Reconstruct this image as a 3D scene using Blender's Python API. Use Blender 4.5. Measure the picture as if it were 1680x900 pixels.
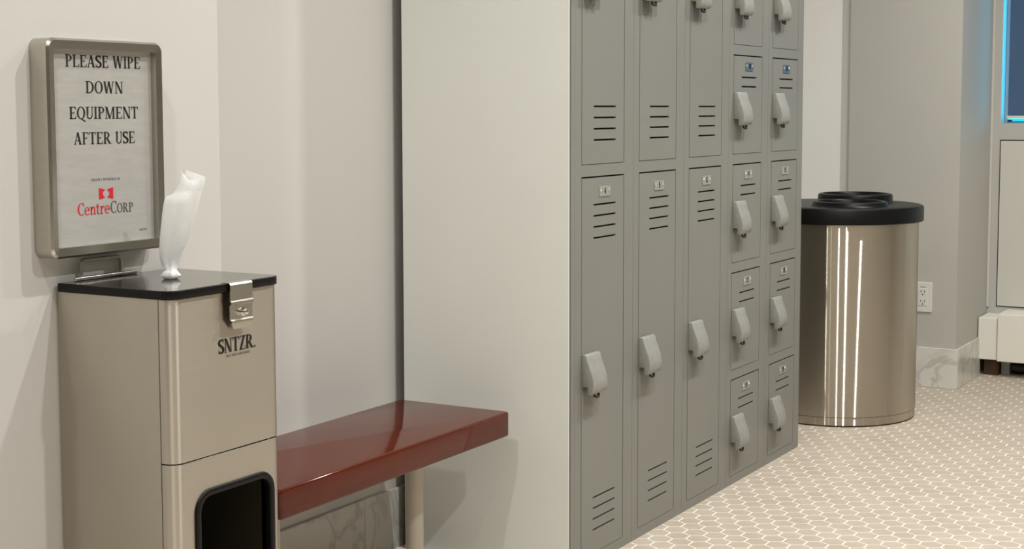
import bpy, bmesh, math, random
from mathutils import Vector, Matrix
random.seed(7)
PI = math.pi
S = bpy.context.scene
COL = S.collection
for o in list(bpy.data.objects):
    bpy.data.objects.remove(o, do_unlink=True)

# ------------------------------------------------------------------ camera
YAW, PITCH, ROLL = math.radians(30.063), math.radians(4.833), math.radians(-0.109)
CAM = Vector((-3.0253, -1.5874, 1.0673))
FPX, PPY = 2487.74, 388.67
_f = Vector((math.cos(YAW)*math.cos(PITCH), math.sin(YAW)*math.cos(PITCH), -math.sin(PITCH)))
_r = _f.cross(Vector((0, 0, 1))).normalized(); _u = _r.cross(_f)
_c, _s = math.cos(ROLL), math.sin(ROLL)
_r2 = _r*_c + _u*_s; _u2 = _u*_c - _r*_s
cd = bpy.data.cameras.new('camera'); co = bpy.data.objects.new('camera', cd); COL.objects.link(co)
cd.sensor_fit = 'HORIZONTAL'; cd.sensor_width = 36.0; cd.lens = FPX/1680*36
cd.shift_y = -(450-PPY)/1680; cd.clip_start = 0.05; cd.clip_end = 60
m = Matrix.Identity(4)
for i in range(3):
    m[i][0] = _r2[i]; m[i][1] = _u2[i]; m[i][2] = -_f[i]; m[i][3] = CAM[i]
co.matrix_world = m
S.camera = co
def project(p):
    d = Vector(p)-CAM; z = d.dot(_f)
    return 840+FPX*d.dot(_r2)/z, PPY-FPX*d.dot(_u2)/z, z

# ------------------------------------------------------------------ world: evening-blue daylight, seen only through the window
W = bpy.data.worlds.new('world'); S.world = W; W.use_nodes = True
bg = W.node_tree.nodes['Background']; bg.inputs[0].default_value = (0.0, 0.60, 1.0, 1); bg.inputs[1].default_value = 5.5

# ------------------------------------------------------------------ exposure
S.view_settings.view_transform = 'Standard'; S.view_settings.look = 'None'
S.view_settings.exposure = -0.07; S.view_settings.gamma = 1.0; S.view_settings.use_curve_mapping = False

# ------------------------------------------------------------------ ceiling downlights, added ambient lamps among them (position, watts)
CEIL = 2.70
LAMP_COL = (1.0, 0.995, 0.965)
LAMPS = [(-2.16, -0.36, 14.5), (-0.42, -0.98, 24), (0.69, -1.0, 22), (1.80, -1.0, 30), (-3.1, -1.0, 5),
         (-3.15, -2.0, 7), (-1.02, -1.95, 29), (-2.62, -3.0, 8)]  # those behind the camera are added for ambient fill

# ------------------------------------------------------------------ material helpers
def mat(name):
    M = bpy.data.materials.new(name); M.use_nodes = True
    nt = M.node_tree
    return M, nt, nt.nodes['Principled BSDF'], nt.links
def srgb(r, g, b):
    f = lambda c: (c/255/12.92) if c/255 <= .04045 else ((c/255+.055)/1.055)**2.4
    return (f(r), f(g), f(b), 1)
def simple(name, col, rough=.5, metal=0, **kw):
    M, nt, b, L = mat(name)
    b.inputs['Base Color'].default_value = col; b.inputs['Roughness'].default_value = rough; b.inputs['Metallic'].default_value = metal
    for k, v in kw.items(): b.inputs[k].default_value = v
    return M
def noisy(name, c1, c2, scale, rough=.5, metal=0, bump=0, bscale=None, coords='Object', detail=3, stretch=None, **kw):
    M, nt, b, L = mat(name)
    tc = nt.nodes.new('ShaderNodeTexCoord'); n = nt.nodes.new('ShaderNodeTexNoise')
    n.inputs['Scale'].default_value = scale; n.inputs['Detail'].default_value = detail
    src = tc.outputs[coords]
    if stretch:
        mp = nt.nodes.new('ShaderNodeMapping'); mp.inputs['Scale'].default_value = stretch
        L.new(src, mp.inputs[0]); src = mp.outputs[0]
    L.new(src, n.inputs['Vector'])
    r = nt.nodes.new('ShaderNodeValToRGB'); r.color_ramp.elements[0].color = c1; r.color_ramp.elements[1].color = c2
    r.color_ramp.elements[0].position = .3; r.color_ramp.elements[1].position = .7
    L.new(n.outputs['Fac'], r.inputs[0]); L.new(r.outputs[0], b.inputs['Base Color'])
    b.inputs['Roughness'].default_value = rough; b.inputs['Metallic'].default_value = metal
    for k, v in kw.items(): b.inputs[k].default_value = v
    if bump:
        n2 = nt.nodes.new('ShaderNodeTexNoise'); n2.inputs['Scale'].default_value = bscale or scale*10; n2.inputs['Detail'].default_value = 2
        L.new(src, n2.inputs['Vector'])
        bp = nt.nodes.new('ShaderNodeBump'); bp.inputs['Strength'].default_value = bump; bp.inputs['Distance'].default_value = .002
        L.new(n2.outputs['Fac'], bp.inputs['Height']); L.new(bp.outputs[0], b.inputs['Normal'])
    return M
def brushed(name, col, rough, aniso, streak=.08):
    """brushed stainless steel, grain running horizontally round the object's own vertical axis"""
    M, nt, b, L = mat(name)
    nt.nodes.remove(b)
    b = nt.nodes.new('ShaderNodeBsdfAnisotropic'); L.new(b.outputs[0], nt.nodes['Material Output'].inputs[0])
    b.inputs['Anisotropy'].default_value = aniso; b.inputs['Rotation'].default_value = 0
    tg = nt.nodes.new('ShaderNodeTangent'); tg.direction_type = 'RADIAL'; tg.axis = 'Z'
    L.new(tg.outputs[0], b.inputs['Tangent'])
    tc = nt.nodes.new('ShaderNodeTexCoord'); mp = nt.nodes.new('ShaderNodeMapping'); mp.inputs['Scale'].default_value = (3, 3, 420)
    n = nt.nodes.new('ShaderNodeTexNoise'); n.inputs['Scale'].default_value = 1; n.inputs['Detail'].default_value = 3
    L.new(tc.outputs['Object'], mp.inputs[0]); L.new(mp.outputs[0], n.inputs['Vector'])
    r = nt.nodes.new('ShaderNodeMapRange'); r.inputs[3].default_value = rough-streak*.5; r.inputs[4].default_value = rough+streak*.5
    L.new(n.outputs['Fac'], r.inputs[0]); L.new(r.outputs[0], b.inputs['Roughness'])
    n2 = nt.nodes.new('ShaderNodeTexNoise'); n2.inputs['Scale'].default_value = 5; L.new(tc.outputs['Object'], n2.inputs['Vector'])
    cr = nt.nodes.new('ShaderNodeValToRGB')
    cr.color_ramp.elements[0].color = tuple(c*.93 for c in col[:3])+(1,); cr.color_ramp.elements[1].color = col
    L.new(n2.outputs['Fac'], cr.inputs[0]); L.new(cr.outputs[0], b.inputs['Color'])
    return M

MAT = {}
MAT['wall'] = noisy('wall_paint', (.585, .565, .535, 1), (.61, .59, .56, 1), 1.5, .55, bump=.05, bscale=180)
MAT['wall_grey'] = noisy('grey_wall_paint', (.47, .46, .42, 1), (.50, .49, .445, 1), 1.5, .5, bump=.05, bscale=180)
MAT['wall_dim'] = simple('far_wall_paint', (.30, .29, .27, 1), .6)
MAT['ceiling'] = simple('ceiling_paint', (.75, .74, .72, 1), .8)
MAT['wall_white'] = noisy('white_wall_paint', (.85, .845, .80, 1), (.88, .87, .825, 1), 1.5, .5, bump=.05, bscale=180)
MAT['panel'] = noisy('pale_laminate', (.79, .80, .755, 1), (.82, .83, .785, 1), 3, .35)
MAT['locker'] = noisy('locker_enamel', (.205, .204, .183, 1), (.218, .216, .194, 1), 4, .42, bump=.04, bscale=250)
MAT['handle'] = noisy('cast_handle', (.27, .265, .245, 1), (.30, .295, .27, 1), 60, .4, 0, bump=.06, bscale=300)
MAT['dark'] = simple('dark_metal', (.03, .028, .025, 1), .5, .3)
MAT['plate'] = simple('number_plate_aluminium', (.34, .335, .305, 1), .35, .2)
MAT['plate_blue'] = simple('blue_number_plate', (.10, .16, .23, 1), .35, .2)
MAT['rivet'] = simple('bright_rivet', (.9, .9, .88, 1), .15, 1)
MAT['ink'] = simple('black_ink', (.012, .011, .012, 1), .5)
MAT['ink_grey'] = simple('grey_ink', (.10, .10, .105, 1), .5)
MAT['ink_red'] = simple('red_ink', (.62, .012, .03, 1), .45)
MAT['steel'] = brushed('brushed_steel', (.56, .515, .445, 1), .36, .60)
MAT['bin_steel'] = brushed('bin_steel', (.62, .57, .49, 1), .175, .915, .012)
MAT['frame_steel'] = noisy('satin_steel', (.50, .475, .42, 1), (.55, .52, .465, 1), 30, .28, 1, stretch=(1, 1, 30))
MAT['chrome'] = simple('polished_steel', (.78, .76, .72, 1), .12, 1)
MAT['lid_steel'] = simple('polished_dark_steel', (.16, .15, .135, 1), .10, 1)
MAT['rubber'] = simple('black_rubber', (.006, .005, .0055, 1), .4, **{'Specular IOR Level': .2})
MAT['black_plastic'] = noisy('black_plastic', (.005, .005, .005, 1), (.007, .007, .0065, 1), 200, .38, bump=.1, bscale=600, **{'Specular IOR Level': .2})
MAT['liner'] = simple('dark_liner', (.006, .006, .006, 1), .6)
MAT['print'] = noisy('print_sheet', (.40, .385, .36, 1), (.44, .425, .40, 1), 90, .3, bump=.05, bscale=400, stretch=(.3, 1, 1.5))
MAT['tissue'] = noisy('tissue', (.93, .93, .92, 1), (.96, .96, .95, 1), 60, .85, bump=.25, bscale=220)
_nt = MAT['tissue'].node_tree; _tr = _nt.nodes.new('ShaderNodeBsdfTranslucent'); _tr.inputs[0].default_value = (.95, .94, .92, 1)
_mx = _nt.nodes.new('ShaderNodeMixShader'); _mx.inputs[0].default_value = .15
_nt.links.new(_nt.nodes['Principled BSDF'].outputs[0], _mx.inputs[1]); _nt.links.new(_tr.outputs[0], _mx.inputs[2]); _nt.links.new(_mx.outputs[0], _nt.nodes['Material Output'].inputs[0])
MAT['white_plastic'] = simple('white_plastic', (.72, .71, .66, 1), .35)
MAT['heater'] = simple('cream_enamel', (.80, .77, .69, 1), .4)
MAT['rust'] = noisy('rusty_fitting', (.05, .028, .012, 1), (.09, .05, .02, 1), 30, .8)
MAT['pipe'] = simple('pale_pipe', (.35, .36, .34, 1), .6)
MAT['panel_grey'] = simple('access_panel_paint', (.60, .58, .53, 1), .45)
MAT['leg'] = simple('bench_leg_enamel', (.60, .55, .46, 1), .35)
MAT['tile'] = None
# wood
M, nt, b, L = mat('mahogany_varnish')
tc = nt.nodes.new('ShaderNodeTexCoord'); mp = nt.nodes.new('ShaderNodeMapping'); mp.inputs['Scale'].default_value = (1.2, 14, 14)
n = nt.nodes.new('ShaderNodeTexNoise'); n.inputs['Scale'].default_value = 3; n.inputs['Detail'].default_value = 5; n.inputs['Distortion'].default_value = .6
r = nt.nodes.new('ShaderNodeValToRGB'); r.color_ramp.elements[0].color = (.074, .0105, .0034, 1); r.color_ramp.elements[1].color = (.100, .0150, .0048, 1)
r.color_ramp.elements[0].position = .25; r.color_ramp.elements[1].position = .75
L.new(tc.outputs['Object'], mp.inputs[0]); L.new(mp.outputs[0], n.inputs['Vector']); L.new(n.outputs['Fac'], r.inputs[0]); L.new(r.outputs[0], b.inputs['Base Color'])
b.inputs['Roughness'].default_value = .32; b.inputs['Coat Weight'].default_value = .75; b.inputs['Coat Roughness'].default_value = .08; b.inputs['Coat IOR'].default_value = 1.5; b.inputs['Specular IOR Level'].default_value = 0
MAT['wood'] = M
# marble
M, nt, b, L = mat('marble')
tc = nt.nodes.new('ShaderNodeTexCoord'); n = nt.nodes.new('ShaderNodeTexNoise'); n.inputs['Scale'].default_value = 4.5; n.inputs['Detail'].default_value = 6; n.inputs['Distortion'].default_value = 1.4
r = nt.nodes.new('ShaderNodeValToRGB'); e = r.color_ramp.elements
e[0].position = .44; e[0].color = (.68, .665, .61, 1); e[1].position = .56; e[1].color = (.68, .665, .61, 1)
x = e.new(.495); x.color = (.50, .49, .445, 1)
x = e.new(.475); x.color = (.64, .625, .57, 1)
L.new(tc.outputs['Object'], n.inputs['Vector']); L.new(n.outputs['Fac'], r.inputs[0]); L.new(r.outputs[0], b.inputs['Base Color'])
b.inputs['Roughness'].default_value = .22
MAT['marble'] = M
# hex tile: colour drifts gently from place to place, and from tile to tile
M, nt, b, L = mat('beige_porcelain')
g = nt.nodes.new('ShaderNodeNewGeometry'); n = nt.nodes.new('ShaderNodeTexNoise'); n.inputs['Scale'].default_value = 9; n.inputs['Detail'].default_value = 2
L.new(g.outputs['Position'], n.inputs['Vector'])
r = nt.nodes.new('ShaderNodeValToRGB'); r.color_ramp.elements[0].color = (.435, .37, .295, 1); r.color_ramp.elements[1].color = (.485, .415, .335, 1)
r.color_ramp.elements[0].position = .35; r.color_ramp.elements[1].position = .65
L.new(n.outputs['Fac'], r.inputs[0]); L.new(r.outputs[0], b.inputs['Base Color']); b.inputs['Roughness'].default_value = .5
MAT['tile'] = M
MAT['grout'] = noisy('pale_grout', (.88, .82, .71, 1), (.93, .87, .77, 1), 20, .9)
# blind cloth: lets some daylight through
M, nt, b, L = mat('blue_blind_cloth')
b.inputs['Base Color'].default_value = (.09, .18, .32, 1); b.inputs['Roughness'].default_value = .8
tr = nt.nodes.new('ShaderNodeBsdfTranslucent'); tr.inputs[0].default_value = (.7, .15, .17, 1)
mx = nt.nodes.new('ShaderNodeMixShader'); mx.inputs[0].default_value = .35
L.new(b.outputs[0], mx.inputs[1]); L.new(tr.outputs[0], mx.inputs[2]); L.new(mx.outputs[0], nt.nodes['Material Output'].inputs[0])
MAT['blind'] = M
M, nt, b, L = mat('window_glass')
b.inputs['Roughness'].default_value = 0; b.inputs['Transmission Weight'].default_value = 1; b.inputs['IOR'].default_value = 1.02; b.inputs['Base Color'].default_value = (.95, 1, 1, 1)
MAT['glass'] = M
M, nt, b, L = mat('lamp_lens')
b.inputs['Base Color'].default_value = (.9, .9, .88, 1); b.inputs['Emission Color'].default_value = LAMP_COL+(1,); b.inputs['Emission Strength'].default_value = 12
MAT['lens'] = M

# ------------------------------------------------------------------ geometry helpers
class MB:
    def __init__(self): self.v = []; self.f = []
    def add(self, vs, fs):
        k = len(self.v); self.v += [tuple(p) for p in vs]; self.f += [tuple(i+k for i in f) for f in fs]; return self
    def box(self, x0, x1, y0, y1, z0, z1):
        return self.add([(x0,y0,z0),(x1,y0,z0),(x1,y1,z0),(x0,y1,z0),(x0,y0,z1),(x1,y0,z1),(x1,y1,z1),(x0,y1,z1)],
                        [(0,3,2,1),(4,5,6,7),(0,1,5,4),(1,2,6,5),(2,3,7,6),(3,0,4,7)])
    def prism(self, poly, a, b, axis='z', cap=True):
        """poly: 2-D loop; extruded from a to b along axis (x: poly=(y,z), y: poly=(x,z), z: poly=(x,y))"""
        def P(p, t): return {'x': (t, p[0], p[1]), 'y': (p[0], t, p[1]), 'z': (p[0], p[1], t)}[axis]
        n = len(poly); vs = [P(p, a) for p in poly]+[P(p, b) for p in poly]
        fs = [(i, (i+1) % n, n+(i+1) % n, n+i) for i in range(n)]
        if cap: fs += [tuple(range(n-1, -1, -1)), tuple(range(n, 2*n))]
        return self.add(vs, fs)
    def ring(self, outer, inner, a, b, axis='z'):
        """plate with a hole: outer and inner loops of the same length"""
        def P(p, t): return {'x': (t, p[0], p[1]), 'y': (p[0], t, p[1]), 'z': (p[0], p[1], t)}[axis]
        n = len(outer); vs = []
        for t in (a, b): vs += [P(p, t) for p in outer]+[P(p, t) for p in inner]
        fs = []
        for i in range(n):
            j = (i+1) % n
            fs += [(i, n+i, n+j, j), (2*n+i, 2*n+j, 3*n+j, 3*n+i), (i, j, 2*n+j, 2*n+i), (n+i, 3*n+i, 3*n+j, n+j)]
        return self.add(vs, fs)
    def lathe(self, prof, n=48, c=(0, 0, 0), axis='z', closed=False):
        k = len(prof); vs = []; fs = []
        for i in range(n):
            a = 2*PI*i/n
            for r_, h in prof:
                p = {'z': (r_*math.cos(a), r_*math.sin(a), h), 'x': (h, r_*math.cos(a), r_*math.sin(a)), 'y': (r_*math.cos(a), h, r_*math.sin(a))}[axis]
                vs.append((p[0]+c[0], p[1]+c[1], p[2]+c[2]))
        for i in range(n):
            j = (i+1) % n
            for q in range(k if closed else k-1):
                q2 = (q+1) % k
                fs.append((i*k+q, j*k+q, j*k+q2, i*k+q2))
        return self.add(vs, fs)
    def tube(self, pts, r_, n=10):
        pts = [Vector(p) for p in pts]; vs = []; fs = []
        for i, p in enumerate(pts):
            d = (pts[min(i+1, len(pts)-1)]-pts[max(i-1, 0)]).normalized()
            up = Vector((0, 1, 0)) if abs(d.y) < .9 else Vector((1, 0, 0))
            a = d.cross(up).normalized(); c = d.cross(a)
            for q in range(n):
                t = 2*PI*q/n; vs.append(p+a*(r_*math.cos(t))+c*(r_*math.sin(t)))
        for i in range(len(pts)-1):
            for q in range(n):
                w = (q+1) % n; fs.append((i*n+q, i*n+w, (i+1)*n+w, (i+1)*n+q))
        fs += [tuple(range(n)), tuple(range(len(vs)-1, len(vs)-n-1, -1))]
        return self.add(vs, fs)
    def grid_plate(self, xs, zs, hole, y0, y1):
        """plate in the xz plane between depths y0 (front) and y1, cells where hole(i,j) is true are open"""
        nx, nz = len(xs)-1, len(zs)-1; idx = {}
        def V(i, j, k):
            if (i, j, k) not in idx: idx[i, j, k] = len(self.v); self.v.append((xs[i], (y0, y1)[k], zs[j]))
            return idx[i, j, k]
        sol = lambda i, j: 0 <= i < nx and 0 <= j < nz and not hole(i, j)
        for i in range(nx):
            for j in range(nz):
                if not sol(i, j): continue
                self.f.append((V(i,j,0), V(i+1,j,0), V(i+1,j+1,0), V(i,j+1,0)))
                self.f.append((V(i,j,1), V(i,j+1,1), V(i+1,j+1,1), V(i+1,j,1)))
                if not sol(i-1, j): self.f.append((V(i,j,0), V(i,j+1,0), V(i,j+1,1), V(i,j,1)))
                if not sol(i+1, j): self.f.append((V(i+1,j,0), V(i+1,j,1), V(i+1,j+1,1), V(i+1,j+1,0)))
                if not sol(i, j-1): self.f.append((V(i,j,0), V(i,j,1), V(i+1,j,1), V(i+1,j,0)))
                if not sol(i, j+1): self.f.append((V(i,j+1,0), V(i+1,j+1,0), V(i+1,j+1,1), V(i,j+1,1)))
        return self
    def mesh(self, name, material, bevel=0, smooth=None, seg=2):
        me = bpy.data.meshes.new(name); me.from_pydata(self.v, [], self.f)
        bm = bmesh.new(); bm.from_mesh(me)
        bmesh.ops.recalc_face_normals(bm, faces=bm.faces)
        if bevel:
            ed = [e for e in bm.edges if len(e.link_faces) == 2 and e.calc_face_angle(0) > .6]
            bmesh.ops.bevel(bm, geom=ed, offset=bevel, segments=seg, affect='EDGES', profile=.5, clamp_overlap=True)
        bm.to_mesh(me); bm.free()
        if smooth is not None:
            me.polygons.foreach_set('use_smooth', [True]*len(me.polygons))
            me.set_sharp_from_angle(angle=math.radians(smooth))
        me.materials.append(MAT[material] if isinstance(material, str) else material)
        return me
    def build(self, name, material, parent=None, bevel=0, smooth=None, seg=2, loc=None):
        return link(name, self.mesh(name, material, bevel, smooth, seg), parent, loc)
def link(name, me, parent=None, loc=None):
    o = bpy.data.objects.new(name, me); COL.objects.link(o)
    if parent is not None: o.parent = parent
    if loc is not None: o.location = loc
    return o
def tag(o, label, cat=None, group=None):
    o['label'] = label
    if cat: o['category'] = cat
    if group: o['group'] = group
    return o
def thing(name, label, cat, loc=(0, 0, 0), group=None):
    o = bpy.data.objects.new(name, None); COL.objects.link(o); o.location = loc; o.empty_display_size = .05
    return tag(o, label, cat, group)
def struct(o): o['kind'] = 'structure'; return o
def rrect(x0, x1, z0, z1, r_, n=6):
    if not isinstance(r_, (list, tuple)): r_ = [r_]*4
    pts = []
    for (cx, cz, a0, rr) in ((x0+r_[0], z0+r_[0], PI, r_[0]), (x1-r_[1], z0+r_[1], 1.5*PI, r_[1]), (x1-r_[2], z1-r_[2], 0, r_[2]), (x0+r_[3], z1-r_[3], .5*PI, r_[3])):
        for k in range(n+1):
            a = a0+.5*PI*k/n; pts.append((cx+rr*math.cos(a), cz+rr*math.sin(a)))
    return pts

# ------------------------------------------------------------------ the room shell
LX = -6.0; RX = 3.27; BY = .487; FY = -5.0; YL = .245; XC = -.9145     # left end, window wall, recess back, room front, left wall plane, its corner
fl = struct(MB().box(LX-.1, RX+.35, FY-.1, BY+.15, -.12, -.0007).build('floor', 'grout'))
struct(MB().box(LX-.1, RX+.35, FY-.1, BY+.15, CEIL, CEIL+.1).build('ceiling', 'ceiling'))
struct(MB().box(LX, XC, YL, BY+.12, 0, CEIL).build('wall_left', 'wall'))
struct(MB().box(XC, RX+.2, BY, BY+.12, 0, CEIL).build('wall_back', 'wall'))
struct(MB().box(2.80, RX+.2, .244, BY, 0, CEIL).build('wall_alcove', 'wall_white'))
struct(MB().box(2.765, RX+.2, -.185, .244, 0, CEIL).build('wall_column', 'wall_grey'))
struct(MB().box(LX-.1, LX, FY, BY, 0, CEIL).build('wall_far', 'wall_dim'))
struct(MB().box(LX, RX+.2, FY-.1, FY, 0, CEIL).build('wall_front', 'wall_dim'))
WY0, WY1, WZ0, WZ1 = -1.75, -.222, 1.005, 2.35
wr = MB().grid_plate([FY, WY0, WY1, -.185], [0, WZ0, WZ1, CEIL], lambda i, j: i == 1 and j == 1, RX, RX+.10)
wr.v = [(p[1], p[0], p[2]) for p in wr.v]
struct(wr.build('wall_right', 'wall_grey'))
struct(MB().prism(rrect(RX-.008, RX+.002, -.193, -.183, .003, 3), .26, CEIL, 'z').build('trim_1', 'wall'))
# baseboards of marble tile
def baseboard(name, axis, a0, a1, plane, h, joints):
    root = bpy.data.objects.new(name, None); COL.objects.link(root); struct(root)
    cuts = [a0]+joints+[a1]
    for k in range(len(cuts)-1):
        p, q = cuts[k]+.0006, cuts[k+1]-.0006
        mb = MB().box(p, q, plane-.010, plane-.0002, 0, h) if axis == 'x' else MB().box(plane-.010, plane-.0002, p, q, 0, h)
        mb.build('tile', 'marble', root, bevel=.0012, seg=1)
baseboard('baseboard_back', 'x', XC, 1.60, BY, .147, [-.72, -.155, .41, .97])
baseboard('baseboard_left', 'x', -3.2, XC, YL, .147, [-2.6, -2.0, -1.4])
baseboard('baseboard_column', 'y', -.195, .244, 2.765, .153, [])
baseboard('baseboard_return', 'x', 2.766, 3.13, -.185, .153, [])

# ------------------------------------------------------------------ hexagonal floor tiles
PT = .0545; HX0, HY0 = .6472, -.2144; GR = .0038
rad = (PT-GR)/math.sqrt(3)
def hex_geo(cx, cy, mb):
    k = len(mb.v); b_ = .0004
    for z, rr in ((-.003, rad), (-b_, rad), (0, rad-b_)):
        for i in range(6): mb.v.append((cx+rr*math.cos(PI*i/3), cy+rr*math.sin(PI*i/3), z))
    mb.f.append(tuple(k+12+i for i in range(6)))
    for l in (0, 1):
        for i in range(6):
            j = (i+1) % 6; mb.f.append((k+6*l+i, k+6*l+j, k+6*l+6+j, k+6*l+6+i))
cells = []
dx = PT*math.sqrt(3)/2
for i in range(-52, 56):
    for j in range(-75, 50):
        x = HX0+i*dx; y = HY0+PT*(j+(.5 if i % 2 else 0))
        if not (-1.9 < x < 3.24 and -2.4 < y < BY-.04): continue
        if -.02 < x < 1.49 and y > .04: continue
        if x < XC+.03 and y > YL-.04: continue
        if x > 2.80 and y > -.15: continue
        px, py, z = project((x, y, 0))
        seen = z > 0 and -5 < px < 1685 and py < 903 and y < .03 and px > 1000 and not (1312 < px < 1500 and py < 690)
        cells.append((not seen, z, x, y))
cells.sort()
tm = MB(); hex_geo(0, 0, tm); tile_me = tm.mesh('tile', 'tile')
for q in cells[:300]: link('tile', tile_me, fl, (q[2], q[3], 0))
rest = MB()
for q in cells[300:]: hex_geo(q[2], q[3], rest)
o = rest.build('tile_field', 'tile', fl); o['kind'] = 'stuff'

# ------------------------------------------------------------------ lockers
P = .3048; ZB = .0112; G = .0136; HT = 6*P+ZB+.012; DEPTH = .452
DL, DR = .0323, .2544
def handle_mesh():
    prof = [(0, 0), (.009, 0), (.012, -.003), (.0145, -.014), (.020, -.028), (.026, -.043), (.0295, -.056), (.031, -.068), (.030, -.080), (.027, -.0885), (.022, -.0925), (.014, -.0925), (.014, -.0745), (0, -.0745)]
    return MB().prism([(-d, z) for d, z in prof], .034, .106, 'x').mesh('handle', 'handle', bevel=.0016, smooth=35)
HANDLE = handle_mesh()
hk = MB().tube([(.062, -.017, -.090), (.062, -.019, -.098), (.067, -.021, -.1005), (.078, -.021, -.1005), (.083, -.019, -.098), (.083, -.017, -.090)], .0032, 8)
HOOK = hk.mesh('hook', 'dark', smooth=60)
PLATE = {k: MB().prism(rrect(-.0285, .0285, -.012, .012, .003, 3), -.0018, 0, 'y').mesh('number_plate', k, bevel=.0004, seg=1) for k in ('plate', 'plate_blue')}
RIVET = MB().lathe([(.0001, -.0034), (.002, -.003), (.0033, -.0018), (.0036, 0)], 10, axis='y').mesh('rivet', 'rivet', smooth=60)
HINGES = {}
def hinge_mesh(h):
    if h not in HINGES:
        mb = MB(); n = max(2, int(round(h/.0254)))
        for k in range(n):
            z0 = h*k/n+.0030; z1 = h*(k+1)/n-.0030
            mb.prism([(.0032*math.cos(a*PI/3), .0032*math.sin(a*PI/3)) for a in range(6)], z0, z1, 'z')
        HINGES[h] = mb.mesh('hinge', 'locker', smooth=40)
    return HINGES[h]
# plain sans digits for the plates (drawn as strokes on a 0..1 x 0..2 cell)
DIG = {'0': [[(0,0),(1,0),(1,2),(0,2),(0,0)]], '1': [[(.2,1.6),(.55,2),(.55,0)]], '2': [[(0,2),(1,2),(1,1),(0,0),(1,0)]], '3': [[(0,2),(1,2),(1,0),(0,0)],[(.2,1),(1,1)]],
       '4': [[(.75,0),(.75,2),(0,.6),(1,.6)]], '5': [[(1,2),(0,2),(0,1.1),(1,1.1),(1,0),(0,0)]], '6': [[(1,2),(0,2),(0,0),(1,0),(1,1),(0,1)]], '7': [[(0,2),(1,2),(.4,0)]],
       '8': [[(0,0),(1,0),(1,2),(0,2),(0,0)],[(0,1),(1,1)]], '9': [[(0,0),(1,0),(1,2),(0,2),(0,1),(1,1)]]}
def number_mesh(s, h=.0125):
    mb = MB(); sc = h/2; w = .0024; adv = sc*1.35+w*.3; x = -adv*(len(s)-1)/2-sc*.35
    for ch in s:
        for line in DIG[ch]:
            for a, b_ in zip(line, line[1:]):
                A = Vector((x+a[0]*sc*.7, (a[1]-1)*sc)); B = Vector((x+b_[0]*sc*.7, (b_[1]-1)*sc)); d = (B-A).normalized()*w/2; n = Vector((-d.y, d.x))
                q = [A-d-n, B+d-n, B+d+n, A-d+n]; mb.prism([(t.x, t.y) for t in q], -.0024, -.0016, 'y')
        x += adv
    return mb.mesh('number', 'ink')
DOORS = {}
def door_mesh(h, vents):
    key = (round(h, 4), tuple(round(v, 4) for v in vents))
    if key in DOORS: return DOORS[key]
    x0, x1 = DL+.0012, DR-.0056
    zs = [.0012]
    for v in sorted(vents): zs += [v-.0021, v+.0021]
    zs.append(h-.0036)
    vent_rows = {2*k+1 for k in range(len(vents))}
    xs = [x0, .0915, .2065, x1]
    mb = MB().grid_plate(xs, zs, lambda i, j: i == 1 and j in vent_rows, 0, .012)
    # folded louvre lip behind each slot
    for v in vents: mb.add([(.0915, .0118, v+.0021), (.2065, .0118, v+.0021), (.2065, .018, v-.006), (.0915, .018, v-.006)], [(0, 1, 2, 3)])
    DOORS[key] = mb.mesh('door', 'locker'); return DOORS[key]
def locker_column(i, tiers, numbers, blue, label):
    x = P*i
    t = thing('locker_column', label, 'locker', (x, 0, 0), 'bank of grey lockers')
    w = P-.0012
    step = 6*P/tiers
    zs = [0]
    for k in range(tiers): zs += [ZB+k*step+G, ZB+(k+1)*step-G]
    zs.append(HT)
    MB().grid_plate([0, DL, DR, w], zs, lambda a, b_: a == 1 and b_ % 2 == 1, 0, .016).build('face_frame', 'locker', t)
    body = MB().box(0, .0015, .016, DEPTH, 0, HT).box(w-.0015, w, .016, DEPTH, 0, HT).box(.0015, w-.0015, DEPTH-.002, DEPTH, 0, HT).box(.0015, w-.0015, .016, DEPTH-.002, HT-.002, HT)
    body.build('body', 'locker', t)
    for k in range(tiers):
        MB().box(.002, w-.002, .016, DEPTH-.003, ZB+k*step-.001, ZB+k*step+.001).build('shelf', 'locker', t)
        z0 = ZB+k*step+G; h = step-2*G; base = ZB+k*step
        if tiers == 2:
            vents = [.844-ZB-G-d*.0257 for d in range(4)]+[.156-ZB-G-d*.0257 for d in range(4)]
            vents = [v+.002 for v in vents]; hz = .5045-ZB-G; pz = .8755-ZB-G
        else:
            top = ZB+3*P
            vents = [h+G-(top-.8495), h+G-(top-.8235)]; hz = h+G-(top-.8075); pz = h+G-(top-.880)
        d = link('door', door_mesh(h, vents), t, (0, -.001, z0))
        link('handle', HANDLE, d, (0, 0, hz)); link('hook', HOOK, d, (0, 0, hz))
        link('number_plate', PLATE['plate_blue' if k in blue else 'plate'], d, (.1475, 0, pz))
        for s in (-1, 1): link('rivet', RIVET, d, (.1475+s*.021, -.0014, pz+.003))
        link('number', number_mesh(numbers[k]), d, (.1475, 0, pz+.001))
        link('hinge', hinge_mesh(round(h, 4)), d, (DR-.0022, .0066, 0))
    return t
locker_column(0, 2, ['4', '1'], (), 'grey two-door locker column next to the pale end panel, lower door numbered 4')
locker_column(1, 2, ['5', '2'], (), 'second grey two-door locker column from the bench, lower door numbered 5')
locker_column(2, 2, ['6', '3'], (), 'grey two-door locker column adjoining the small box lockers, lower door numbered 6')
locker_column(3, 6, ['13', '12', '11', '10', '9', '8'], (3,), 'grey column of small box lockers between the tall lockers and the outer box column')
locker_column(4, 6, ['19', '18', '17', '16', '15', '14'], (3,), 'grey column of small box lockers right beside the steel bin')
t = thing('locker_end_panel', 'pale smooth panel covering the end of the lockers behind the bench', 'panel', (0, 0, 0))
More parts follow.
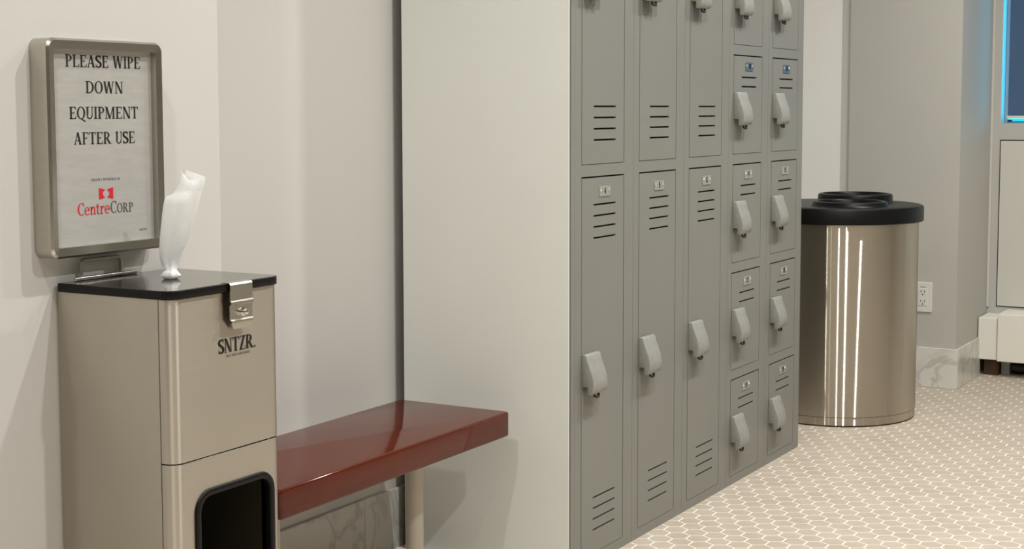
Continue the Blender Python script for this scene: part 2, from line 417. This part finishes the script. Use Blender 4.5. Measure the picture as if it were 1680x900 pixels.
MB().box(-.020, -.0015, .004, .455, 0, HT+.01).build('board', 'panel', t, bevel=.0015, seg=1)
MB().box(-.0185, -.0015, -.0005, .0036, 0, HT+.01).build('edge_trim', 'locker', t)

# ------------------------------------------------------------------ lettering
TH, TN, SH = .15, .06, .05
def glyph(ch):
    Q = []
    def R_(x0, x1, y0, y1): Q.append([(x0, y0), (x1, y0), (x1, y1), (x0, y1)])
    def D_(xa, ya, xb, yb, w): Q.append([(xa-w/2, ya), (xa+w/2, ya), (xb+w/2, yb), (xb-w/2, yb)])
    def B_(cx, cy, rx, ry, a0, a1, tx=TH, ty=TN, n=14):
        for k in range(n):
            a, b_ = math.radians(a0+(a1-a0)*k/n), math.radians(a0+(a1-a0)*(k+1)/n)
            Q.append([(cx+rx*math.cos(a), cy+ry*math.sin(a)), (cx+rx*math.cos(b_), cy+ry*math.sin(b_)), (cx+(rx-tx)*math.cos(b_), cy+(ry-ty)*math.sin(b_)), (cx+(rx-tx)*math.cos(a), cy+(ry-ty)*math.sin(a))])
    def stem(x, w=TH, top=1, y0=0, s=.07): R_(x, x+w, y0, top); R_(x-s, x+w+s, y0, y0+SH); R_(x-s, x+w+s, top-SH, top)
    if ch == 'I': stem(.07); return Q, .29
    if ch == 'L': stem(.07); R_(.07, .56, 0, TN); Q.append([(.48, TN), (.56, 0), (.58, .26), (.55, .26)]); return Q, .58
    if ch in 'EF':
        stem(.07); R_(.07, .55, 1-TN, 1); Q.append([(.47, 1-TN), (.55, 1), (.56, .76), (.53, .76)]); R_(.2, .42, .48, .54); Q.append([(.39, .40), (.42, .40), (.42, .62), (.39, .62)])
        if ch == 'E': R_(.07, .56, 0, TN); Q.append([(.48, TN), (.56, 0), (.59, .26), (.56, .26)]); return Q, .59
        return Q, .56
    if ch in 'PR':
        stem(.07); R_(.2, .3, 1-TN, 1); R_(.2, .3, .46, .46+TN); B_(.29, .73, .28, .27, -90, 90)
        if ch == 'P': return Q, .58
        D_(.60, 0, .34, .48, .17); R_(.5, .74, 0, SH); return Q, .72
    if ch == 'D': stem(.07); R_(.2, .3, 1-TN, 1); R_(.2, .3, 0, TN); B_(.28, .5, .42, .5, -90, 90); return Q, .70
    if ch in 'OQ':
        B_(.36, .5, .36, .52, 0, 360, n=28)
        if ch == 'Q': Q.append([(.30, .02), (.44, .04), (.80, -.22), (.66, -.24)])
        return Q, .72
    if ch == 'C': B_(.36, .5, .36, .52, 48, 312, n=24); R_(.56, .61, .68, 1.0); return Q, .62
    if ch == 'U':
        R_(.07, .22, .3, 1); R_(0, .29, 1-SH, 1); R_(.52, .58, .3, 1); R_(.45, .65, 1-SH, 1)
        B_(.325, .3, .255, .32, 180, 360, tx=.105, ty=.09); return Q, .65
    if ch == 'A': D_(.08, 0, .35, 1, .07); D_(.58, 0, .34, 1, .17); R_(.18, .5, .30, .36); R_(0, .2, 0, SH); R_(.44, .72, 0, SH); return Q, .70
    if ch == 'N': R_(.08, .14, 0, 1); R_(0, .22, 0, SH); R_(0, .16, 1-SH, 1); D_(.58, 0, .12, 1, .17); R_(.58, .64, 0, 1); R_(.50, .72, 1-SH, 1); return Q, .72
    if ch == 'M':
        R_(.08, .14, 0, 1); R_(0, .22, 0, SH); R_(0, .16, 1-SH, 1); D_(.42, 0, .14, 1, .16); D_(.42, 0, .72, 1, .06); R_(.68, .83, 0, 1); R_(.61, .90, 0, SH); R_(.68, .90, 1-SH, 1); return Q, .90
    if ch == 'W':
        D_(.27, 0, .09, 1, .16); D_(.27, 0, .45, 1, .06); D_(.66, 0, .46, 1, .16); D_(.66, 0, .84, 1, .06)
        R_(0, .22, 1-SH, 1); R_(.36, .56, 1-SH, 1); R_(.76, .94, 1-SH, 1); return Q, .94
    if ch == 'T': stem(.24); R_(0, .63, 1-TN, 1); Q.append([(0, 1), (.08, 1-TN), (.05, .76), (.02, .76)]); Q.append([(.63, 1), (.55, 1-TN), (.58, .76), (.61, .76)]); return Q, .63
    if ch == 'Z': R_(.03, .56, 1-TN, 1); R_(0, .58, 0, TN); D_(.10, 0, .46, 1, .17); R_(.03, .07, .76, 1); R_(.54, .58, 0, .26); return Q, .58
    if ch == 'Y': R_(.24, .39, 0, .45); R_(.16, .47, 0, SH); D_(.32, .42, .10, 1, .15); D_(.33, .42, .56, 1, .06); R_(0, .24, 1-SH, 1); R_(.44, .66, 1-SH, 1); return Q, .62
    if ch == 'B': stem(.07); R_(.2, .3, 1-TN, 1); R_(.2, .3, .48, .54); R_(.2, .3, 0, TN); B_(.28, .75, .25, .25, -90, 90); B_(.28, .27, .30, .27, -90, 90); return Q, .60
    if ch == 'S':
        pts = []
        for k in range(15): a = math.radians(35+k*(235-0)/14); pts.append((.26+.20*math.cos(a), .755+.215*math.sin(a)))
        for k in range(15): a = math.radians(90-k*235/14); pts.append((.26+.21*math.cos(a), .26+.23*math.sin(a)))
        pts = pts[:13]+[(.20, .57), (.33, .45)]+pts[18:]
        for k in range(len(pts)-1):
            A, B = Vector(pts[k]), Vector(pts[k+1]); d = (B-A).normalized(); n = Vector((-d.y, d.x))
            w = (.035+.05*abs(n.x)) if not 10 < k < 17 else .085
            Q.append([tuple(A-n*w-d*.012), tuple(B-n*w+d*.012), tuple(B+n*w+d*.012), tuple(A+n*w-d*.012)])
        R_(.44, .48, .70, 1.0); R_(.02, .06, 0, .32); return Q, .52
    if ch == 'e': B_(.26, .34, .26, .36, 0, 320, tx=.12, ty=TN, n=20); R_(.1, .50, .34, .40); return Q, .53
    if ch == 'n': R_(.06, .19, 0, .68); R_(0, .25, 0, SH); R_(0, .1, .63, .68); B_(.31, .42, .20, .28, 0, 180, tx=.12, ty=.08); R_(.39, .51, 0, .44); R_(.33, .57, 0, SH); return Q, .57
    if ch == 't': R_(.1, .22, .1, .9); R_(0, .36, .62, .68); B_(.26, .13, .16, .14, 180, 330, tx=.11, ty=.06); return Q, .39
    if ch == 'r': R_(.06, .19, 0, .68); R_(0, .27, 0, SH); R_(0, .1, .63, .68); B_(.33, .46, .18, .24, 70, 180, tx=.1, ty=.09); R_(.33, .43, .56, .68); return Q, .43
    if ch == '.': R_(.03, .16, 0, .13); return Q, .2
    return Q, .3
def text_mesh(name, s, x0, x1, z0, cap, y, material, z_slope=0, scales=None, track=.06):
    """flat printed lettering on a plane facing -y, between x0 and x1, baseline z0"""
    quads = []; x = 0
    for k, ch in enumerate(s):
        sc = scales[k] if scales else 1
        q, w = glyph(ch)
        quads += [[(x+p[0]*sc, p[1]*sc) for p in poly] for poly in q]; x += w*sc+track
    x -= track; kx = (x1-x0)/x; mb = MB()
    for poly in quads:
        mb.add([(x0+p[0]*kx, y, z0+p[1]*cap) for p in poly], [(0, 1, 2, 3)])
    me = bpy.data.meshes.new(name); me.from_pydata(mb.v, [], mb.f); me.materials.append(MAT[material]); return me
def lettering(name, parent, *a, **k): return link(name, text_mesh(name, *a, **k), parent)

# ------------------------------------------------------------------ wall sign
t = thing('wall_sign', 'steel framed notice asking to wipe down equipment, hung on the left wall', 'sign', (0, 0, 0))
SX0, SX1, SZ0, SZ1, SYF = -1.353, -1.099, .8345, 1.1785, .2045
out = rrect(SX0, SX1, SZ0, SZ1, .016, 6); inn = rrect(SX0+.0135, SX1-.0165, SZ0+.0165, SZ1-.0165, .0015, 6)
mid = rrect(SX0+.0035, SX1-.0035, SZ0+.0035, SZ1-.0035, .013, 6)
fb = MB(); n = len(out); vs = []
for loop, y in ((out, YL-.0005), (out, SYF+.004), (mid, SYF), (inn, SYF+.0012), (inn, SYF+.016)): vs += [(p[0], y, p[1]) for p in loop]
fb.add(vs, [(l*n+i, l*n+(i+1) % n, (l+1)*n+(i+1) % n, (l+1)*n+i) for l in range(4) for i in range(n)])
fb.build('frame', 'frame_steel', t, smooth=28)
PY = .2175
pp = MB().box(SX0+.008, SX1-.010, PY, PY+.004, SZ0+.010, SZ1-.010).build('print_panel', 'print', t)
yp = PY-.0004
lettering('lettering', pp, 'PLEASE WIPE', -1.305, -1.1405, 1.1345, .0192, yp, 'ink')
lettering('lettering', pp, 'DOWN', -1.2635, -1.181, 1.0935, .0192, yp, 'ink')
lettering('lettering', pp, 'EQUIPMENT', -1.2995, -1.148, 1.0525, .0192, yp, 'ink')
lettering('lettering', pp, 'AFTER USE', -1.291, -1.1565, 1.0120, .0192, yp, 'ink')
lettering('small_lettering', pp, 'PROUDLY SPONSORED BY', -1.256, -1.192, .9525, .0042, yp, 'ink_grey', track=.14)
lettering('small_lettering', pp, 'SNTZR', -1.150, -1.133, .8655, .0036, yp, 'ink_grey', track=.14)
xm = -1.287+(1.163-1.287)*-1*.585
lettering('logo_lettering', pp, 'Centre', -1.287, -1.2170, .8990, .0185, yp, 'ink_red', scales=[1.05, 1, 1, 1, 1, 1], track=.03)
lettering('logo_lettering', pp, 'CORP', -1.2155, -1.1640, .8990, .0185, yp, 'ink_grey', scales=[1.05, .82, .82, .82], track=.05)
lg = MB(); cx, cz, hw, hh = -1.2245, .9315, .0158, .0095
for s in (-1, 1):
    poly = [(cx+s*.003, cz-hh*.72), (cx+s*hw, cz-hh), (cx+s*hw, cz+hh), (cx+s*.003, cz+hh*.72)]
    arc = [(cx+s*(.003+.0042*math.sin(math.radians(a))), cz+hh*.5*math.cos(math.radians(a))) for a in range(0, 181, 20)]
    poly += arc
    lg.add([(p[0], yp, p[1]) for p in poly], [tuple(range(len(poly)))])
me = bpy.data.meshes.new('logo'); me.from_pydata(lg.v, [], lg.f); me.materials.append(MAT['ink_red']); link('logo', me, pp)

# ------------------------------------------------------------------ wipe dispenser with bin opening below
DX0, DX1, DY0, DY1 = -1.312, -1.053, 0.0, .2410
DCX, DCY = (DX0+DX1)/2, (DY0+DY1)/2
t = thing('wipe_dispenser', 'brushed steel floor-standing wipe dispenser with SNTZR. lettering and black bin opening', 'dispenser', (DCX, DCY, 0))
T = lambda mb: (setattr(mb, 'v', [(p[0]-DCX, p[1]-DCY, p[2]) for p in mb.v]), mb)[1]
RC = .021; YS = .0265; TK = .0015
def u_loop(off):
    """front wrap profile from left seam round the corners to the right seam"""
    r_ = RC-off; pts = [(DX0+off, YS)]
    for k in range(9): a = PI+.5*PI*k/8; pts.append((DX0+RC+r_*math.cos(a), DY0+RC+r_*math.sin(a)))
    for k in range(9): a = 1.5*PI+.5*PI*k/8; pts.append((DX1-RC+r_*math.cos(a), DY0+RC+r_*math.sin(a)))
    pts.append((DX1-off, YS)); return pts
def u_shell(z0, z1): return MB().prism(u_loop(0)+u_loop(TK)[::-1], z0, z1, 'z')
sh = MB()
sh.prism([(DX0, YS+.0014), (DX0, DY1), (DX1, DY1), (DX1, YS+.0014), (DX1-TK, YS+.0014), (DX1-TK, DY1-TK), (DX0+TK, DY1-TK), (DX0+TK, YS+.0014)], .0, .7785, 'z')
T(sh).build('body', 'steel', t)
SEAM = .5245
T(u_shell(SEAM+.0010, .7785)).build('upper_door', 'steel', t, smooth=30)
# lower door: flat with an opening, corner wraps either side
OX0, OX1, OZ0, OZ1 = -1.2675, -1.0775, .20, .4725
ld = MB()
ol = rrect(DX0+RC, DX1-RC, .02, SEAM-.001, .0001, 6); il = rrect(OX0, OX1, OZ0, OZ1, .033, 6)
ld.ring(ol, il, DY0, DY0+TK, 'y')
for s in (0, 1):
    a, b_ = u_loop(0), u_loop(TK); a, b_ = (a[:10], b_[:10]) if s == 0 else (a[10:], b_[10:])
    ld.prism(a+b_[::-1], .02, SEAM-.001, 'z')
lower = T(ld).build('lower_door', 'steel', t, smooth=30)
gk = MB().ring(rrect(OX0-.001, OX1+.001, OZ0-.001, OZ1+.001, .034, 6), rrect(OX0+.0105, OX1-.0105, OZ0+.0105, OZ1-.0105, .024, 6), DY0-.0035, DY0+.010, 'y')
T(gk).build('opening_gasket', 'rubber', t, bevel=.0025, smooth=50)
ln = MB().box(DX0+.012, DX1-.020, .20, .202, .03, SEAM-.02).box(DX0+.010, DX0+.012, .012, .20, .03, SEAM-.02).box(DX0+.012, DX1-.020, .012, .20, .03, .032).box(DX0+.012, DX1-.020, .012, .20, SEAM-.022, SEAM-.02)
T(ln).build('inner_bin', 'liner', t)
T(MB().box(DX1-.020, DX1-.019, .030, .20, .03, SEAM-.02)).build('inner_wall', simple('dull_inner_steel', (.06, .05, .03, 1), .5, .3), t)
LZ = .793
lo_ = rrect(DX0-.004, DX1+.003, DY0-.004, DY1-.002, [.024, .024, .006, .006], 6)
li_ = rrect(DX0-.001, DX1+.0, DY0-.001, DY1-.004, [.021, .021, .004, .004], 6)
T(MB().ring(lo_, li_, .7795, LZ-.0003, 'z')).build('lid_rim', 'rubber', t, bevel=.0012, smooth=50, seg=2)
T(MB().prism(rrect(DX0-.0015, DX1+.0005, DY0-.0015, DY1-.0035, [.0215, .0215, .0045, .0045], 6), .787, LZ, 'z')).build('lid', 'lid_steel', t, bevel=.0006, seg=1)
# piano hinge on the lid and the wire bail behind it
hb = MB()
hx = [-1.287, -1.277, -1.243, -1.209, -1.179, -1.148]
for a, b_ in zip(hx, hx[1:]): hb.lathe([(.0001, a+.0006), (.0034, a+.0006), (.0034, b_-.0006), (.0001, b_-.0006)], 12, c=(0, .229, .7965), axis='x')
T(hb).build('hinge', 'chrome', t, smooth=50)
T(MB().tube([(-1.265, .236, .790), (-1.265, .236, .817), (-1.263, .236, .822), (-1.258, .236, .8245), (-1.184, .236, .8245), (-1.179, .236, .822), (-1.177, .236, .817), (-1.177, .236, .790)], .0032, 10)).build('wire_bail', 'frame_steel', t, smooth=60)
# latch strap
prof = [(LZ+.0006, .010), (LZ+.0012, -.004), (LZ+.0002, -.0075), (LZ-.003, -.0095), (.765, -.0095), (.763, -.0115), (.759, -.0115), (.757, -.0085), (.735, -.0085), (.733, -.0105), (.730, -.0105), (.728, -.0075), (.719, -.0065)]
sb = MB(); vs = []; xl, xr = -1.188, -1.134
for d in (0, .0016):
    for (z, y) in prof:
        cut = .010*max(0, min(1, (.735-z)/.016))
        vs += [(xl+cut, y+(d if z < LZ-.002 else 0), z-(d if z >= LZ-.002 else 0)), (xr-cut*.15, y+(d if z < LZ-.002 else 0), z-(d if z >= LZ-.002 else 0))]
k = len(prof); fs = []
for i in range(k-1):
    a = 2*i; fs += [(a, a+1, a+3, a+2), (2*k+a, 2*k+a+2, 2*k+a+3, 2*k+a+1), (a, a+2, 2*k+a+2, 2*k+a), (a+1, 2*k+a+1, 2*k+a+3, a+3)]
fs += [(0, 2*k, 2*k+1, 1), (2*k-2, 2*k-1, 4*k-1, 4*k-2)]
sb.add(vs, fs)
lt = T(sb).build('latch', 'frame_steel', t)
kn = MB().lathe([(.0001, -.0205), (.0035, -.0200), (.0048, -.018), (.0048, -.0135), (.0065, -.013), (.0070, -.0085)], 20, c=(-1.160, 0, .7455), axis='y')
T(kn).build('knob', 'chrome', lt, smooth=40)
o = lettering('lettering', t, 'SNTZR.', -1.2075, -1.117, .6825, .0225, DY0-.0006, 'ink'); o.location = (-DCX, -DCY, 0)
o = lettering('small_lettering', t, 'WET WIPE DISPENSERS', -1.189, -1.132, .6750, .0036, DY0-.0006, 'ink', track=.14); o.location = (-DCX, -DCY, 0)

# ------------------------------------------------------------------ the wipe pulled up through the lid
prof = [(-.0108, .0004, .0128), (-.0146, .0055, .0174), (-.0105, .0114, .0127), (-.0068, .0153, .0106), (-.0123, .0214, .0138), (-.0159, .0324, .0169), (-.0165, .0473, .0231), (-.0152, .0671, .0312), (-.0128, .0869, .0374),
        (-.0105, .1066, .0436), (-.0083, .1214, .0478), (-.0055, .1330, .0505), (.0065, .1385, .0522), (.0122, .1458, .0541), (.0155, .1557, .0581), (.0176, .1616, .0600), (.0196, .1672, .0450), (.0217, .1718, .0290)]
ev = Vector((.68, -.7332, 0)); nv = Vector((-.7332, -.68, 0)); NR = 36; wm = MB(); vs = []
for k, (l, z, r_) in enumerate(prof):
    c = (l+r_)/2; w = (r_-l)/2
    dep = (w*.95 if k < 4 else w*(.55-.02*k))*(1 if k < 15 else .6)
    tilt = .0 if k < 5 else .012*(z-.02)/.15
    for q in range(NR):
        a = 2*PI*q/NR
        fold = 1+(.14*math.sin(5*a+.27*k)+.06*math.sin(9*a+1.3)) if k < 8 else 1+.14*math.sin(4*a+k*.22)+.07*math.sin(7*a-.12*k)
        x_ = c+w*math.cos(a)*(1 if abs(math.cos(a)) > .8 else .98)
        y_ = dep*math.sin(a)*fold+tilt
        zz = z+(.004*math.sin(3*a) if k > 14 else 0)
        vs.append(ev*x_+nv*y_+Vector((0, 0, zz)))
fs = [(k*NR+q, k*NR+(q+1) % NR, (k+1)*NR+(q+1) % NR, (k+1)*NR+q) for k in range(len(prof)-1) for q in range(NR)]
fs += [tuple(range(NR)), tuple(range((len(prof)-1)*NR, len(prof)*NR))]
wm.add(vs, fs)
o = wm.build('wipe', 'tissue', smooth=70, loc=(-1.182, .122, LZ+.0004))
tag(o, 'white crumpled wipe sticking up out of the steel dispenser lid', 'wipe')

# ------------------------------------------------------------------ bench
t = thing('bench', 'mahogany varnished bench on round pale legs beside the locker end panel', 'bench', (-.48, .289, 0))
bx0, bx1, by0, by1 = -.913, -.089, .1185, .4180
MB().prism(rrect(bx0+.48, bx1+.48, by0-.289, by1-.289, .010, 4), .3270, .3835, 'z').build('seat', 'wood', t, bevel=.0055, smooth=40, seg=4)
for lx in (-.7360, -.2250):
    MB().lathe([(.0001, .006), (.020, .006), (.020, .320), (.0001, .320)], 28, c=(lx+.48, 0, 0)).build('leg', 'leg', t, smooth=40)
    MB().lathe([(.0001, .3270), (.048, .3270), (.048, .3215), (.022, .3185), (.0001, .3185)], 28, c=(lx+.48, 0, 0)).build('top_flange', 'leg', t, smooth=30)
    MB().lathe([(.0001, 0), (.055, 0), (.055, .004), (.022, .010), (.0001, .010)], 28, c=(lx+.48, 0, 0)).build('floor_flange', 'leg', t, smooth=30)

# ------------------------------------------------------------------ steel bin
BC = (2.127, .083); BR = .280
t = thing('waste_bin', 'round polished steel waste bin with black two-hole lid beside the grey column', 'bin', (BC[0], BC[1], 0))
MB().lathe([(.0001, .004), (BR-.004, .004), (BR-.0015, .0055), (BR-.0015, .031), (BR-.0035, .0325), (BR, .0335), (BR, .684), (BR-.004, .684), (BR-.004, .012)], 128).build('body', 'bin_steel', t, smooth=30)
MB().lathe([(.0001, 0), (BR-.010, 0), (BR-.008, .004), (BR-.012, .0045)], 96).build('base_ring', 'rubber', t, smooth=40)
lp = [(BR+.001, .6805), (BR+.0145, .6805), (BR+.0165, .683), (BR+.0165, .727), (BR+.013, .733), (BR+.006, .7355), (BR-.020, .7365)]
# lid top: a deck with two round holes, each with a raised rolled rim
vd = Vector((.951, .309)); sd = Vector((.309, -.951))
HOLES = [(vd*-.126+sd*.045, .116, .753), (vd*.124+sd*.065, .120, .7655)]
lid = MB().lathe(lp, 128).build('lid', 'black_plastic', t, smooth=35)
deck = MB(); NR = 96
def deck_half(sgn, hole):
    # half disc (towards or away from the viewer) with one hole, bridged ring to ring
    c, hr, _ = hole; outer = []; inner = []
    for k in range(NR):
        a = 2*PI*k/NR
        d = Vector((math.cos(a), math.sin(a)))
        # ray from the hole centre to the half-disc border
        bq = c.dot(d); tt = -bq+math.sqrt(bq*bq-(c.dot(c)-(BR-.019)**2))
        dv = d.dot(vd)
        if dv*sgn < 0: tt = min(tt, c.dot(vd)/-dv)
        outer.append(c+d*tt); inner.append(c+d*hr)
    return outer, inner
for sgn, h in ((-1, HOLES[0]), (1, HOLES[1])):
    o_, i_ = deck_half(sgn, h); deck.ring([tuple(p) for p in o_], [tuple(p) for p in i_], .730, .7366, 'z')
deck.build('lid_deck', 'black_plastic', t)
for (c, hr, top) in HOLES:
    b_ = .7366
    pr = [(hr-.010, .66), (hr-.010, top-.006), (hr-.006, top-.001), (hr, top), (hr+.007, top-.002), (hr+.010, top-.007), (hr+.011, b_+.004), (hr+.017, b_-.001), (hr-.002, b_-.004), (hr-.002, .66)]
    MB().lathe(pr, 72, c=(c.x, c.y, 0), closed=True).build('hole_rim', 'black_plastic', t, smooth=40)
MB().lathe([(.0001, .05), (BR-.02, .05), (BR-.012, .66)], 64).build('liner_bag', 'liner', t, smooth=40)

# ------------------------------------------------------------------ wall outlet on the column
t = thing('wall_outlet', 'white duplex wall outlet low on the grey column beside the bin', 'outlet', (2.765, -.058, .346))
MB().prism(rrect(-.035, .035, -.0575, .0575, .004, 4), -.0055, 0, 'x').build('cover_plate', 'white_plastic', t, bevel=.0015)
rc = MB().prism(rrect(-.0165, .0165, -.0335, .0335, .002, 3), -.0072, -.0050, 'x').build('receptacle', 'white_plastic', t, bevel=.0004, seg=1)
for s in (-1, 1):
    zc = s*.0185
    for yy, hgt in ((-.0065, .0040), (.0065, .0045)):
        MB().box(-.0075, -.0070, yy-.0012, yy+.0012, zc+.003-hgt, zc+.003+hgt).build('slot', 'ink', rc)
    MB().prism([(.0026*math.cos(a*PI/5), zc-.0085+.0026*math.sin(a*PI/5)) for a in range(10)], -.0075, -.0070, 'x').build('slot', 'ink', rc)
    MB().lathe([(.0001, -.0064), (.0026, -.0062), (.0030, -.0050)], 12, c=(0, 0, s*.0455), axis='x').build('screw', 'white_plastic', t, smooth=50)
MB().box(-.0058, -.0054, -.012, .012, .0375, .0392).build('label_strip', 'ink_grey', t)

# ------------------------------------------------------------------ window, blind, panel and heater on the end wall
win = bpy.data.objects.new('window_1', None); COL.objects.link(win); struct(win)
fr = MB().grid_plate([WY0, WY0+.03, (WY0+WY1)/2-.015, (WY0+WY1)/2+.015, WY1-.012, WY1], [WZ0, WZ0+.012, WZ1-.03, WZ1], lambda i, j: i in (1, 3) and j == 1, RX+.072, RX+.10)
fr.v = [(p[1], p[0], p[2]) for p in fr.v]; fr.build('window_frame', 'white_plastic', win)
for a, b_ in ((WY0+.03, (WY0+WY1)/2-.015), ((WY0+WY1)/2+.015, WY1-.012)): MB().box(RX+.084, RX+.088, a, b_, WZ0+.012, WZ1-.03).build('pane', 'glass', win)
t = thing('roller_blind', 'dark blue roller blind with white bottom bar drawn down the window', 'blind', (RX+.018, 0, 0))
MB().box(-.001, .001, WY0+.02, -.2455, 1.034, WZ1-.03).build('cloth', 'blind', t)
MB().prism(rrect(-.006, .006, 1.0235, 1.0355, .003, 4), WY0+.02, -.2425, 'y').build('bottom_bar', 'white_plastic', t)
bb = t.children[-1]; bb.data.transform(Matrix(((1,0,0,0),(0,1,0,0),(0,0,1,0),(0,0,0,1))))
MB().lathe([(.0001, WY0+.015), (.022, WY0+.015), (.022, -.237), (.0001, -.237)], 24, c=(0, 0, WZ1-.03), axis='y').build('roller', 'white_plastic', t, smooth=40)
MB().prism(rrect(-.005, .005, 1.0105, 1.0205, .003, 3), -.262, -.246, 'y').build('end_stop', 'dark', t)
t = thing('access_panel', 'flat pale access panel with dark gap, below the window', 'panel', (RX, 0, 0))
MB().box(-.0014, -.0002, -1.60, -.2215, .262, .9395).build('gap_shade', 'dark', t)  # dark backing sheet stands in for the shade in the gap round the panel
MB().box(-.0050, -.0010, -1.596, -.2255, .266, .9345).build('panel', 'panel_grey', t, bevel=.0008, seg=1)
t = thing('baseboard_heater', 'cream metal convector cover along the floor under the window', 'heater', (RX, 0, 0))
MB().box(-.158, -.001, -.2640, -.1885, .0665, .2345).build('end_cover', 'heater', t, bevel=.003)
MB().box(-.176, -.001, -2.2, -.2675, .0645, .2545).build('front_cover', 'heater', t, bevel=.003)
MB().box(-.120, -.06, -.262, -.205, 0, .066).build('valve_block', 'rust', t, bevel=.003)
MB().box(-.090, -.05, -.30, -.266, 0, .064).build('pipe_sleeve', 'pipe', t, bevel=.004)
MB().box(-.04, -.002, -2.1, -.19, 0, .066).build('back_plate', 'liner', t)
MB().tube([(-.085, -.31, .03), (-.085, -2.1, .03)], .014, 12).build('pipe', 'dark', t, smooth=50)

# ------------------------------------------------------------------ downlights, including the added ambient ones
for k, (x, y, pw) in enumerate(LAMPS):
    t = thing('downlight', 'round recessed ceiling downlight out of view, some of them added for ambient fill', 'lamp', (x, y, CEIL), 'recessed ceiling downlights')
    MB().lathe([(.052, .0), (.078, .0), (.080, -.003), (.076, -.006), (.056, -.004), (.052, -.001)], 40, closed=True).build('trim_ring', 'white_plastic', t, smooth=40)
    MB().lathe([(.0001, -.0012), (.053, -.0012), (.053, 0)], 32).build('lens', 'lens', t)
    ld_ = bpy.data.lights.new('downlight_lamp', 'AREA'); ld_.shape = 'DISK'; ld_.size = .07; ld_.energy = pw; ld_.color = LAMP_COL; ld_.spread = math.radians(150)
    lo2 = bpy.data.objects.new('downlight_lamp', ld_); COL.objects.link(lo2); lo2.parent = t; lo2.location = (0, 0, -.008)
